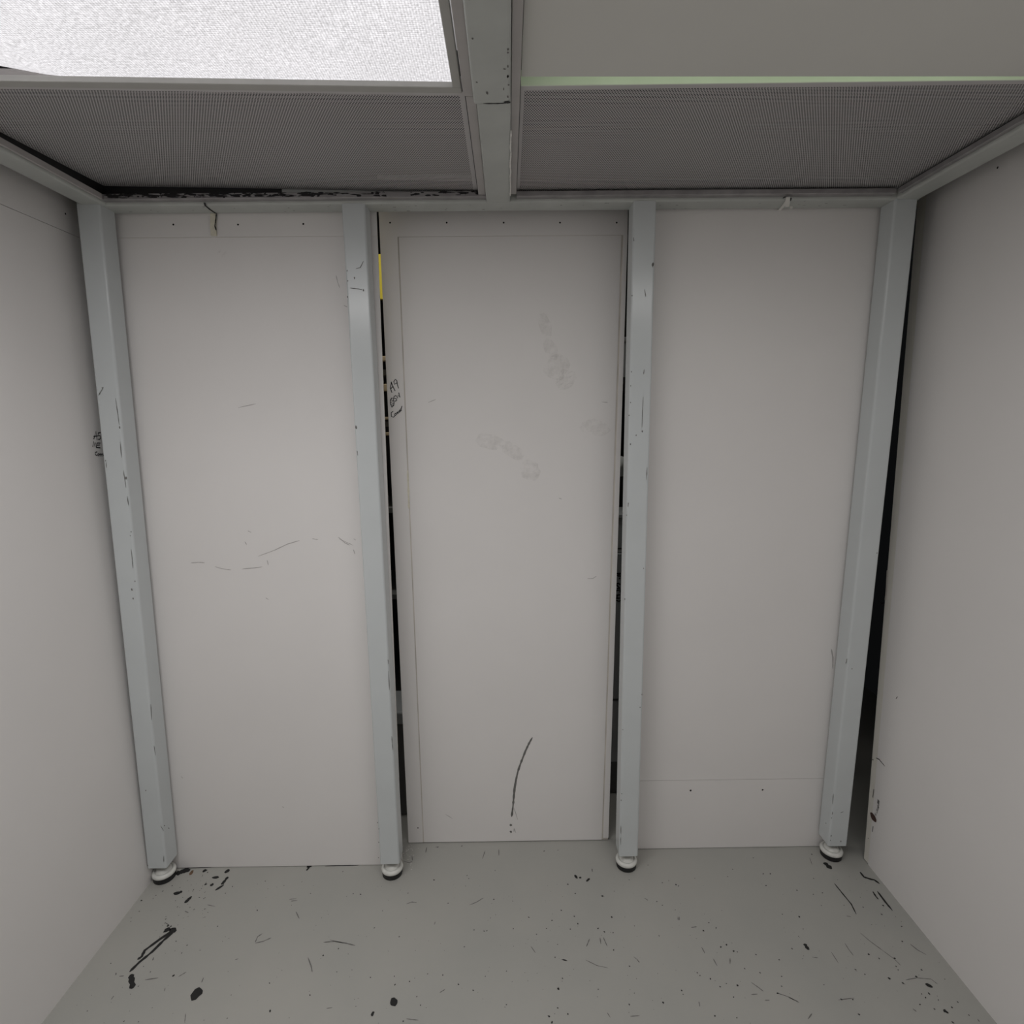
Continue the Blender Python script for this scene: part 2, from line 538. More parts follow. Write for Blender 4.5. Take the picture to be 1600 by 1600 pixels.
chips([(1020, 413, 0.0045), ((1019.5, 411), (1019.7, 418)), ((989.5, 371), (990.5, 377)), (987.5, 462), ((1007, 452), (1009, 464)), ((1005, 620), (1003.5, 650), (1003, 668)), (1003.5, 674, 0.003), (994, 680, 0.0025), (985, 694, 0.0025),
       ((1006.5, 577), (1005.5, 585)), (986.5, 581), (985.5, 603), (985, 629), (983, 649), ((982, 785), (981, 792)), (979, 805), (1005.5, 888), (976, 936), ((1011, 730), (1010, 750)),
       (971.5, 1240), (970.5, 1250), ((970, 1290), (970, 1303)), ((969.8, 1308), (969.8, 1320)), (1003, 1085), (1000, 1105), (973, 1140)], 2)
chips([(1298.5, 1306, 0.003), (1313.5, 1314.5, 0.003), ((1301, 1268), (1300, 1273)), (1299.5, 1278), ((1323, 1029), (1322.5, 1033), (1321.5, 1037)), (1297.5, 1313), (1370, 864), (1331, 1045), (1290.5, 1286), ((1313, 1270), (1318, 1268)), ((1302, 1240), (1300.5, 1256))], 3)
bm = bmesh.new()
for k in range(70):   # bare spots along the beams
    if k < 45:
        blob(bm, Vector((random.uniform(-1.22, 1.2), random.uniform(1.889, 1.95), H)), random.uniform(0.001, 0.007), random.uniform(0.0008, 0.002), (0, 0, -1), seg=6)
    else:
        blob(bm, Vector((random.choice((-0.055, 0.008, random.uniform(-0.05, 0.01))), random.uniform(0.9, 1.32), H - 0.001)), random.uniform(0.001, 0.003), random.uniform(0.001, 0.007), (0, 0, -1), seg=6)
tag(obj('paint_chip', bm, 'scuff_grey', frame), 'small dark chips in the beam paint', kind='stuff')
bm = bmesh.new()
ribbon(bm, [Vector((random.uniform(-0.046, 0.01) * 0 + x, y, H - 0.0012)) for x, y in ((-0.045, 1.3265), (-0.02, 1.327), (0.004, 1.3262))], 0.003, (0, 0, -1))
blob(bm, Vector((0.006, 1.322, H - 0.0012)), 0.008, 0.004, (0, 0, -1))
tag(obj('rust_line', bm, 'scuff_black', frame), 'dark joint line between the two centre beams')

# ------------------------------------------------------------------ aluminium ledges and tees carrying the ceiling tiles
def trim(name, label, x0, x1, y0, y1, z0, z1, material, bevel=0.0015):
    o = block(name, x0, x1, y0, y1, z0, z1, material, bevel=bevel)
    return tag(o, label, 'trim', kind='structure')


ledL = trim('trim_1', 'dirty metal ledge under the back edge of the left perforated tile', -1.2525, -0.0605, 1.862, 1.8845, 2.4195, 2.4365, 'aluminium')
trim('trim_2', 'clean metal ledge under the back edge of the right perforated tile', 0.0355, 1.222, 1.860, 1.8845, 2.4195, 2.4345, 'aluminium')
trim('trim_3', 'metal ledge along the left side beam', -1.2530, -1.2455, -1.55, 1.861, 2.4195, 2.4365, 'tee_paint')
trim('trim_4', 'metal ledge along the right side beam', 1.2240, 1.2390, -1.55, 1.859, 2.4195, 2.4345, 'aluminium')
trim('trim_7', 'metal strip on the left side of the short centre beam stub', -0.0830, -0.0610, 1.331, 1.861, 2.4245, 2.4345, 'tee_paint')
trim('trim_5', 'metal strip on the left side of the long centre beam', -0.0875, -0.0665, -1.55, 1.330, 2.4245, 2.4345, 'tee_paint')
trim('trim_6', 'metal strip on the right side of the centre beam', 0.0152, 0.0345, -1.55, 1.859, 2.4245, 2.4345, 'tee_paint')
# old black adhesive and flaked paint on the left ledge
bm = bmesh.new()
FP = ((0, 1.862, 0), (0, -1, 0))
for k in range(230):
    t = random.random() ** 1.35
    x = -1.235 + t * 0.86
    if k > 205:
        x = random.uniform(-0.30, -0.08)
    z = random.uniform(2.4245, 2.4360)
    blob(bm, Vector((x, 1.862, z)), random.uniform(0.002, 0.016), random.uniform(0.0008, 0.0030), (0, -1, 0), seg=7, rough=0.45, lift=0.0004 + k * 2e-6)
tag(obj('adhesive_residue', bm, 'chip_black', ledL), 'black adhesive residue and flaking paint', kind='stuff')
bm = bmesh.new()
pts = [Vector((0.0151 + random.uniform(-0.0012, 0.0012), 1.44 + i * 0.028, H + 0.001)) for i in range(15)]
ribbon(bm, pts, 0.0032, (0, 0, -1), lift=0.002)
tag(obj('caulk_bead', bm, 'caulk_white', frame), 'torn white caulk bead beside the centre beam')

# ------------------------------------------------------------------ perforated ceiling tiles
def perf_tile(c, label, lipmat, mg):
    """c: four corners front-left, front-right, back-right, back-left; mg: plain margins left, right, front, back."""
    c = [Vector(v) for v in c]
    mid = sum(c, Vector()) / 4
    t = thing('perforated_tile', label, 'ceiling tile', (mid.x, mid.y, min(v.z for v in c)), 'perforated metal ceiling tiles')
    hx, hy = (c[1].x - c[0].x) / 2, (c[2].y - c[1].y) / 2
    mid.y = (c[1].y + c[2].y) / 2
    nm = 'perforated_metal_%d' % len([k for k in MATS if k.startswith('perforated')])
    perf_mat(nm, (0.56, 0.545, 0.545), hx, hy, mg, c[1].y - c[0].y)
    bm = bmesh.new()
    n = 8
    g = [[bm.verts.new(c[0].lerp(c[1], i / n).lerp(c[3].lerp(c[2], i / n), j / n)) for i in range(n + 1)] for j in range(n + 1)]
    for j in range(n):
        for i in range(n):
            bm.faces.new((g[j][i], g[j][i + 1], g[j + 1][i + 1], g[j + 1][i]))
    obj('perforated_sheet', bm, nm, t, loc=mid)
    tk, hh = 0.003, 0.03

    def lip(a, b, off, material):
        o = Vector(off) * tk
        up = Vector((0, 0, hh))
        bm = bmesh.new()
        hexa(bm, [a, b, b + o, a + o, a + up, b + up, b + o + up, a + o + up])
        obj('folded_edge', bm, material, t)
    lip(c[0], c[1], (0, -1, 0), lipmat)
    lip(c[3], c[2], (0, 1, 0), 'ceiling_dark')  # back and side edges coloured dark, so holes in front of them look shaded
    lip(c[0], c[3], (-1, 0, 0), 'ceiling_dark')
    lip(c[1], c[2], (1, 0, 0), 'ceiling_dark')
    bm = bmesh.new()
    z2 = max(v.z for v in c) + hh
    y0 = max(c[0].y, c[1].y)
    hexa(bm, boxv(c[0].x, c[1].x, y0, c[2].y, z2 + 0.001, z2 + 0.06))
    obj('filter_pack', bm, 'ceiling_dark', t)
    return t


tileL = perf_tile([(-1.2490, 1.302, 2.4415), (-0.0865, 1.345, 2.4405), (-0.0865, 1.880, 2.4405), (-1.2490, 1.880, 2.4660)], 'left perforated metal ceiling tile behind the glowing light', 'tee_paint', (0.002, 0.012, 0.014, 0.003))
tileR = perf_tile([(0.0365, 1.325, 2.4405), (1.2330, 1.315, 2.4405), (1.2330, 1.877, 2.4405), (0.0365, 1.877, 2.4405)], 'right perforated metal ceiling tile behind the plain cover board', 'lip_paint', (0.008, 0.002, 0.014, 0.003))
for nm_, bx_ in (('gap_shade_strip', (-1.2530, -1.2515, 1.30, 1.8835, 2.4368, 2.4700)), ('gap_shade_strip', (-1.2515, -0.70, 1.8835, 1.8848, 2.4368, 2.4700))):
    block(nm_, *bx_, 'rubber_black', ledL)  # black strips added to put the shade of the tile gap into colour

# ------------------------------------------------------------------ ceiling lights
def troffer(x0, x1, y0, y1, zl, zr, label, bow=0.010, skew=0.0):
    t = thing('ceiling_light', label, 'ceiling light', ((x0 + x1) / 2, (y0 + y1) / 2, min(zl, zr) - 0.012), 'recessed ceiling lights')
    zz = lambda x: zl + (zr - zl) * (x - x0) / (x1 - x0)
    sk = lambda x: -skew * (x1 - x) / (x1 - x0)      # the fixture sits slightly askew in its bay

    def bar(name, a0, a1, b0, b1, dz0, dz1):
        bm = bmesh.new()
        za, zb = zz(a0), zz(a1)
        p, q = sk(a0), sk(a1)
        hexa(bm, [(a0, b0 + p, za + dz0), (a1, b0 + q, zb + dz0), (a1, b1 + q, zb + dz0), (a0, b1 + p, za + dz0), (a0, b0 + p, za + dz1), (a1, b0 + q, zb + dz1), (a1, b1 + q, zb + dz1), (a0, b1 + p, za + dz1)], 0.0012, None, 1)
        return obj(name, bm, 'frame_grey', t)
    fw = 0.018
    bar('frame_bar', x0, x1, y1 - fw - 0.004, y1, -0.012, 0.0)
    bar('frame_bar', x0, x1, y0, y0 + fw, -0.012, 0.0)
    bar('frame_bar', x1 - fw, x1, y0 + fw, y1 - fw - 0.004, -0.012, 0.0)
    bar('frame_bar', x0, x0 + fw, y0 + fw, y1 - fw - 0.004, -0.012, 0.0)
    bm = bmesh.new()
    nx, ny = 24, 12
    lx0, lx1, ly0, ly1 = x0 + fw - 0.006, x1 - fw + 0.006, y0 + fw - 0.006, y1 - fw + 0.002
    g = []
    for j in range(ny + 1):
        row = []
        for i in range(nx + 1):
            u, v = i / nx, j / ny
            x = lx0 + (lx1 - lx0) * u
            sag = -bow * math.sin(math.pi * u) * math.sin(math.pi * min(1, v * 1.0)) * 1.0
            lift = 0.05 * max(0, 1 - u * 3.7) * v ** 6      # back left corner of the lens has popped up
            row.append(bm.verts.new((x, ly0 + (ly1 - ly0) * v + sk(x), zz(x) + 0.001 + sag + lift)))
        g.append(row)
    for j in range(ny):
        for i in range(nx):
            bm.faces.new((g[j][i], g[j][i + 1], g[j + 1][i + 1], g[j + 1][i]))
    tag(obj('prismatic_lens', bm, 'lens_glow', t, smooth=True, loc=((x0 + x1) / 2, (y0 + y1) / 2, zl)), 'glowing prismatic plastic lens')
    bm = bmesh.new()
    hexa(bm, boxv(x0 + 0.004, x1 - 0.004, y0 + 0.004, y1 - skew - 0.004, max(zl, zr) + 0.045, max(zl, zr) + 0.12))
    obj('housing', bm, 'ceiling_white', t)
    return t


troffer(-1.2440, -0.0915, 0.74, 1.338, 2.4460, 2.4460, 'glowing recessed ceiling light with a prismatic lens, left of the centre beam', skew=0.042)
troffer(-1.2440, -0.0915, 0.03, 0.68, 2.4500, 2.4500, 'recessed ceiling light overhead, nearest the viewer in the left bay', 0.004)
troffer(0.04, 1.215, 0.03, 0.68, 2.4500, 2.4500, 'recessed ceiling light overhead, nearest the viewer in the right bay', 0.004)
cov = bmesh.new()
hexa(cov, [(0.0362, 0.70, 2.4405), (1.222, 0.70, 2.4405), (1.222, 1.3030, 2.4405), (0.0362, 1.2905, 2.4405),
           (0.0362, 0.70, 2.446), (1.222, 0.70, 2.446), (1.222, 1.3030, 2.446), (0.0362, 1.2905, 2.446)])
tag(obj('cover_board', cov, 'cover_board'), 'plain pale grey board covering the right ceiling light', 'board')

# ------------------------------------------------------------------ the three back wall panels
def sheet(name, quad, plane_y, thick, material, parent, ytop=None):
    """quad: (xl_bottom, xr_bottom, xl_top, xr_top, z0, z1); plane_y: front face depth at z0, ytop at z1."""
    a, b, c, d, z0, z1 = quad
    yt = plane_y if ytop is None else ytop
    bm = bmesh.new()
    hexa(bm, [(a, plane_y, z0), (b, plane_y, z0), (b, plane_y + thick, z0), (a, plane_y + thick, z0),
              (c, yt, z1), (d, yt, z1), (d, yt + thick, z1), (c, yt + thick, z1)])
    return obj(name, bm, material, parent)


def lean(y0, y1, h=2.47):
    return lambda z: y0 + (y1 - y0) * z / h


# left panel
fL = lean(1.9395, 1.9625)
pL = thing('wall_panel', 'white wall panel between the left corner post and the next post', 'wall panel', (-0.89, 1.96, 0), 'white panels of the back wall')
sheet('main_sheet', (-1.36, -0.4385, -1.345, -0.4245, 0.0025, 2.3375), fL(0.0025), 0.0015, 'panel_white', pL, fL(2.3375))
sheet('top_rail', (-1.345, -0.4245, -1.345, -0.4240, 2.3390, 2.50), fL(2.3395), 0.0015, 'panel_white', pL, fL(2.50))
sheet('backing_board', (-1.36, -0.4390, -1.345, -0.4250, 0.0025, 2.50), fL(0) + 0.0017, 0.010, 'panel_edge', pL, fL(2.5) + 0.0017)
PL = ((0, fL(0), 0), (0, -1, (fL(2.47) - fL(0)) / 2.47))
for x, y in ((271, 351), (372, 351), (474, 350)):
    screw(x, y, PL, pL)
strokes('scratch', cr([[(45, 477), (110, 472), (160, 476)], [(245, 508), (300, 525), (380, 536)], [(470, 528), (565, 520), (640, 510)], [(605, 422), (740, 372), (850, 320), (950, 290)], [(1055, 275), (1105, 284)],
                       [(1272, 262), (1300, 285), (1330, 312), (1370, 330)], [(1398, 365), (1412, 405)], [(1400, 275), (1418, 288)], [(520, 210), (548, 224)], [(495, 300), (510, 328)], [(680, 455), (690, 495)]], 290, 790, 5.333), PL, 0.0024, 'scratch_grey', pL, 'long wavy hairline scratch', taper=True)
strokes('scratch', [[(525, 430), (528, 442), (531, 450)], [(372, 637), (400, 631)], [(537, 477), (543, 480)], [(415, 934), (420, 937)], [(530, 842), (552, 852)], [(283, 1213), (286, 1216)], [(441, 1260), (444, 1262)]], PL, 0.0022, 'scratch_grey', pL, taper=True)
bm = bmesh.new()
blob(bm, hit(342, 394, PL), 0.010, 0.004, PL[1], ang=0.7)
blob(bm, hit(350, 398, PL), 0.012, 0.005, PL[1], ang=0.9)
obj('smudge', bm, 'smudge_tan', pL)
strokes('scuff_mark', [[(272, 1357), (330, 1355)], [(508, 1353), (560, 1352)]], ((0, fL(0) - 0.0005, 0), (0, -1, 0)), 0.003, 'scuff_black', pL, taper=True)

# middle panel, set further back
YM = 2.052
pM = thing('wall_panel', 'white middle wall panel with a grooved border, handwriting and a dark curved scratch', 'wall panel', (0, YM + 0.02, 0), 'white panels of the back wall')
PM = ((0, YM, 0), (0, -1, 0))
sheet('main_sheet', (-0.3685, 0.3715, -0.3700, 0.4015, 0.004, 2.3615), YM, 0.0010, 'panel_white', pM)
sheet('left_stile', (-0.4325, -0.3725, -0.4355, -0.3745, 0.004, 2.3630), YM - 0.0005, 0.0015, 'panel_white', pM)
sheet('top_rail', (-0.4355, 0.4225, -0.4355, 0.4225, 2.3630, 2.56), YM - 0.0005, 0.0015, 'panel_white', pM)
sheet('right_stile', (0.3770, 0.3990, 0.4085, 0.4225, 0.014, 2.3630), YM - 0.002, 0.0042, 'panel_white', pM)
sheet('backing_board', (-0.4320, 0.3980, -0.4350, 0.4220, 0.004, 2.56), YM + 0.0012, 0.014, 'panel_groove', pM)
for x in (609.5, 698, 787, 875, 963.5):
    screw(x, 348, PM, pM)
screw(653, 1293.5, PM, pM, 0.0028)
screw(945, 1297, PM, pM, 0.0028)
strokes('handwriting', cr([[(580, 910), (560, 850), (575, 772)], [(570, 775), (600, 850), (620, 888)], [(560, 864), (594, 830)],
                           [(640, 785), (612, 805), (603, 768), (624, 740), (640, 758), (646, 800), (662, 855)],
                           [(570, 985), (595, 972), (606, 1030), (602, 1068), (580, 1092), (562, 1050), (559, 1005), (578, 972)], [(565, 1000), (600, 1005), (566, 1030), (604, 1040), (566, 1055), (600, 1062), (575, 1080)],
                           [(630, 943), (604, 958), (610, 980), (636, 985), (640, 1006), (615, 1016)], [(634, 945), (650, 980), (656, 940), (680, 968), (664, 908)],
                           [(595, 1140), (570, 1160), (572, 1205), (600, 1216), (620, 1192)], [(626, 1163), (612, 1180), (622, 1196), (636, 1180), (626, 1163)], [(640, 1152), (646, 1178)], [(642, 1164), (654, 1148)],
                           [(655, 1144), (660, 1170)], [(657, 1152), (668, 1134), (675, 1160)], [(674, 1146), (686, 1130), (678, 1120), (672, 1140), (688, 1146)], [(690, 1108), (696, 1138)], [(692, 1118), (705, 1075)]], 540, 500, 8),
        ((0, YM - 0.0005, 0), (0, -1, 0)), 0.0030, 'ink_black', pM, 'black marker writing reading A9 SW Corner')
bm = bmesh.new()
sp = [(760 + x / 8.42, 1130 + y / 8.42) for x, y in ((605, 185), (560, 265), (515, 360), (480, 450), (445, 540), (415, 630), (390, 740), (370, 860), (358, 990), (350, 1090), (332, 1230))]
ribbon(bm, [hit(x, y, PM) for x, y in sp], 0.0078, PM[1], lift=0.0008)
for x, y, r in ((322, 1340, 0.005), (322, 1428, 0.0045)):
    blob(bm, hit(760 + x / 8.42, 1130 + y / 8.42, PM), r, r * 1.1, PM[1], lift=0.0008)
tag(obj('scratch', bm, 'scuff_grey', pM), 'long curved dark scratch near the floor')
strokes('scratch', [[(696, 1272), (707, 1279)], [(669, 629), (681, 624)], [(918, 904), (926, 904), (932, 900)], [(940, 628), (950, 629)], [(873, 778), (878, 780)], [(803, 1262), (809, 1281)], [(803, 1300), (803, 1294), (806, 1301)]], PM, 0.0022, 'scratch_grey', pM, taper=True)
for lst in ([(851, 508, 0.022, 0.045, 0.35), (861, 545, 0.022, 0.040, 0.5), (870, 575, 0.048, 0.045, 0.6), (884, 594, 0.040, 0.034, 0.8)],
            [(765, 690, 0.055, 0.028, -0.2), (800, 704, 0.050, 0.026, -0.6), (828, 735, 0.036, 0.040, 0.3)],
            [(930, 668, 0.055, 0.032, -0.2)]):
    bm = bmesh.new()
    for i, (x, y, a, b, ang) in enumerate(lst):
        blob(bm, hit(x, y, PM), a, b, PM[1], ang=ang, lift=0.0006 + i * 0.0002, seg=18, rough=0.12)
    tag(obj('shoe_print', bm, 'smudge_tan', pM), 'faint dusty shoe print')
strokes('shoe_tread', cr([[(895, 800), (950, 755)], [(920, 822), (985, 770)], [(950, 835), (1020, 785)], [(975, 730), (1040, 690)], [(990, 755), (1055, 720)], [(1000, 800), (1050, 790)], [(930, 865), (970, 878)], [(895, 595), (908, 588)], [(960, 760), (985, 785)]], 700, 450, 5.333), PM, 0.0030, 'smudge_tan', pM, taper=True)
bm = bmesh.new()
ribbon(bm, [hit(x, y, ((0, YM - 0.0005, 0), (0, -1, 0))) for x, y in ((637.0, 735), (638.0, 760), (638.6, 778), (639.0, 795))], 0.007, (0, -1, 0), lift=0.0006)
tag(obj('glue_stain', bm, 'caulk', pM), 'yellowed glue in the groove')

# right panel
fR = lean(2.002, 1.9650)
pR = thing('wall_panel', 'white wall panel between the right corner post and its neighbour, seamed near the floor', 'wall panel', (0.86, 2.0, 0), 'white panels of the back wall')
sheet('main_sheet', (0.447, 1.290, 0.447, 1.282, 0.3115, 2.50), fR(0.3115), 0.010, 'panel_white', pR, fR(2.5))
sheet('bottom_rail', (0.447, 1.290, 0.447, 1.290, 0.0025, 0.3100), fR(0.0025), 0.010, 'panel_white', pR, fR(0.31))
PR = ((0, fR(0), 0), (0, -1, (fR(2.47) - fR(0)) / 2.47))
screw(1079, 1235, PR, pR, 0.0042)
screw(1191.5, 1234, PR, pR, 0.0038)
strokes('scuff_mark', cr([[(150, 1310), (170, 1420), (168, 1560)]], 1280, 850, 8), PR, 0.004, 'scratch_grey', pR, taper=True)

# ------------------------------------------------------------------ caulk strips and wire at the top of the back wall
bm = bmesh.new()
pts = [hit(x, y, PL) for x, y in ((334, 334), (334, 345), (334, 356), (335, 369))]
ribbon(bm, pts, 0.019, PL[1], lift=0.004, taper=False)
ribbon(bm, [p + Vector((0, 0, 0)) for p in pts], 0.019, PL[1], lift=0.0008, taper=False)
tag(obj('caulk_strip', bm, 'caulk', pL), 'cream strip of old filler below the beam')
bm = bmesh.new()
BB = ((0, 0, H), (0, 0, -1))
ribbon(bm, [hit(x, y, BB) for x, y in ((319.5, 316), (321, 321), (328, 327), (337, 333))], 0.006, (0, 0, -1), lift=0.001, taper=False)
ribbon(bm, [hit(x, y, PL) for x, y in ((339.5, 333), (338.5, 342), (337, 354), (339, 361))], 0.0035, PL[1], lift=0.005, taper=True)
tag(obj('wire', bm, 'chip_black', pL), 'thin black wire beside the cream filler strip')
bm = bmesh.new()
ribbon(bm, [hit(x, y, BB) for x, y in ((1231.5, 306.5), (1230, 313), (1224, 321), (1216.5, 329))], 0.011, (0, 0, -1), lift=0.002, taper=False)
ribbon(bm, [hit(x, y, BB) for x, y in ((1231.5, 307), (1231, 316), (1230, 322))], 0.012, (0, 0, -1), lift=0.003, taper=False)
ribbon(bm, [hit(x, y, PR) for x, y in ((1230.5, 319), (1229, 331))], 0.010, PR[1], lift=0.03, taper=False)
tag(obj('caulk_strip', bm, 'caulk_white', frame), 'forked off-white strip of filler above the right panel')
bm = bmesh.new()
ribbon(bm, [hit(x, y, BB) for x, y in ((1236, 308), (1234.5, 314))], 0.006, (0, 0, -1), lift=0.001)
blob(bm, hit(1226, 308, BB), 0.004, 0.007, (0, 0, -1))
obj('paint_chip', bm, 'chip_black', frame)

# ------------------------------------------------------------------ floor marks
def fl(p, o):
    return hit(o[0] + p[0] / 4, o[1] + p[1] / 4, FLOOR)


A5, A6, A7, A8 = (100, 1200), (500, 1200), (850, 1200), (1200, 1200)
BIG = [
    (A5, [[(690, 1010), (600, 1070), (505, 1140), (485, 1180), (458, 1198)], [(690, 1018), (620, 1080), (550, 1150), (470, 1215), (410, 1275)]], [(645, 1012, 16), (680, 1016, 17)], 0.0060, 'long forked black scrape'),
    (A5, [[(418, 1290), (424, 1335), (430, 1378)]], [], 0.0095, 'short thick black scrape'),
    (A5, [], [(828, 1412, 25)], 0.005, 'round black spot'),
    (A5, [[(700, 662), (745, 645), (785, 636)]], [(720, 658, 12), (775, 642, 11)], 0.0150, 'black smear beside the left foot'),
    (A5, [[(685, 782), (712, 784), (740, 770)], [(755, 845), (778, 822), (798, 802)]], [], 0.0075, None),
    (A5, [[(925, 685), (968, 684)], [(985, 730), (1005, 705), (1025, 680)], [(945, 765), (1000, 730)]], [(1020, 645, 14), (925, 730, 9), (885, 727, 6), (878, 643, 11)], 0.0065, None),
    (A5, [[(1515, 642), (1535, 618)]], [(1535, 612, 14)], 0.006, None),
    (A6, [], [(463, 1463, 18)], 0.005, 'dark spot near the front of the floor'),
    (A6, [[(340, 1524), (326, 1535), (328, 1552)]], [], 0.0045, None),
    (A7, [[(192, 668), (208, 692)], [(265, 710), (285, 690)]], [(226, 686, 6)], 0.0055, None),
    (A8, [[(352, 590), (372, 610), (398, 632)]], [], 0.0120, 'black scrape before the right foot'),
    (A8, [[(575, 650), (600, 682), (640, 695), (665, 700), (697, 724)]], [], 0.0050, 'curled dark scrape by the right wall'),
    (A8, [[(415, 722), (470, 790), (520, 850), (552, 915)]], [], 0.0028, None),
    (A8, [[(655, 772), (672, 800), (690, 822)], [(683, 770), (735, 840), (778, 892)]], [], 0.0040, None),
    (A8, [[(228, 1098), (242, 1120), (255, 1138)]], [], 0.0070, None),
    (A8, [[(983, 1350), (1030, 1370)], [(1095, 1512), (1128, 1533)]], [], 0.0065, None),
]
for o, st, bl, wd, lab in BIG:
    bm = bmesh.new()
    for s in st:
        ribbon(bm, [fl(p, o) for p in s], wd * 1.55, UP, lift=0.0004)
    for x, y, r in bl:
        blob(bm, fl((x, y), o), r * 0.00072, r * 0.00070, UP, lift=0.0006, seg=11)
    tag(obj('scuff_mark', bm, 'scuff_black', floor), lab)
bm = bmesh.new()
blob(bm, fl((796, 655), A5), 0.008, 0.012, UP)
tag(obj('rust_stain', bm, 'rust', floor), 'small rust stain')
LINES = [
    (A5, [[(1195, 1095), (1245, 1084), (1295, 1062)], [(1195, 1090), (1210, 1055), (1240, 1035)], [(295, 1448), (312, 1424)], [(325, 1280), (325, 1295)], [(345, 1302), (375, 1300)], [(555, 1203), (560, 1183)], [(628, 1396), (632, 1374)],
          [(860, 1342), (872, 1310)], [(1450, 898), (1470, 942)], [(1525, 1185), (1545, 1240), (1552, 1277)], [(1408, 822), (1455, 816)], [(1418, 833), (1458, 828)], [(1070, 1200), (1090, 1192)], [(755, 895), (778, 905)], [(895, 855), (945, 866)], [(505, 1325), (590, 1312)], [(715, 1305), (765, 1275)], [(755, 1590), (760, 1535)], [(630, 965), (660, 985)]]),
    (A6, [[(935, 857), (980, 838), (1022, 812)], [(22, 1090), (90, 1084), (160, 1095), (220, 1110)], [(60, 1075), (150, 1095)], [(1318, 1115), (1347, 1156)], [(40, 1503), (78, 1498)], [(540, 850), (575, 838), (605, 843)], [(1118, 508), (1118, 549)], [(1015, 568), (1032, 518)],
          [(715, 980), (720, 962)], [(540, 1568), (615, 1577)], [(748, 1405), (782, 1384)], [(660, 530), (668, 495)], [(1488, 1388), (1493, 1368)], [(1515, 1196), (1545, 1205)], [(720, 495), (745, 493)], [(575, 550), (578, 578)], [(525, 585), (560, 592), (578, 582)]]),
    (A7, [[(265, 1117), (285, 1068)], [(350, 1060), (356, 1102)], [(370, 1058), (396, 1116)], [(560, 1180), (580, 1195), (597, 1217)], [(985, 1120), (1005, 1157)], [(1058, 1193), (1082, 1238)], [(1163, 1188), (1163, 1226)], [(628, 813), (650, 828)], [(1295, 1340), (1340, 1372), (1372, 1397)], [(1535, 1435), (1595, 1467)],
          [(968, 1460), (974, 1492)], [(260, 1200), (330, 1235), (400, 1250)], [(110, 1198), (145, 1205)], [(920, 998), (955, 992)], [(355, 798), (375, 803)], [(838, 930), (838, 952)], [(846, 930), (846, 952)], [(300, 630), (302, 650)], [(1295, 1416), (1335, 1413)], [(1380, 1452), (1410, 1452)], [(395, 1530), (415, 1560)], [(540, 1553), (598, 1548)]]),
    (A8, [[(575, 1030), (640, 1085), (715, 1140)], [(715, 1140), (790, 1195), (830, 1235)], [(888, 1100), (935, 1138), (990, 1168)], [(480, 1095), (505, 1135), (535, 1174)], [(140, 1437), (190, 1462)], [(60, 1408), (120, 1428), (165, 1450)], [(440, 1450), (540, 1438)], [(835, 1340), (858, 1353)], [(860, 1325), (930, 1312), (1020, 1320), (1060, 1352)],
          [(905, 1505), (928, 1523)], [(395, 1150), (440, 1220)], [(275, 1182), (312, 1188)], [(250, 1570), (275, 1535)], [(490, 925), (518, 930)], [(1310, 1570), (1322, 1588)], [(260, 560), (275, 605)]]),
]
bm = bmesh.new()
for o, ls in LINES:
    for s in ls:
        ribbon(bm, [fl(p, o) for p in s], random.uniform(0.0020, 0.0034), UP, lift=0.0004)
tag(obj('hairline_scuffs', bm, 'scuff_grey', floor), 'thin grey scuffs scattered over the floor', kind='stuff')
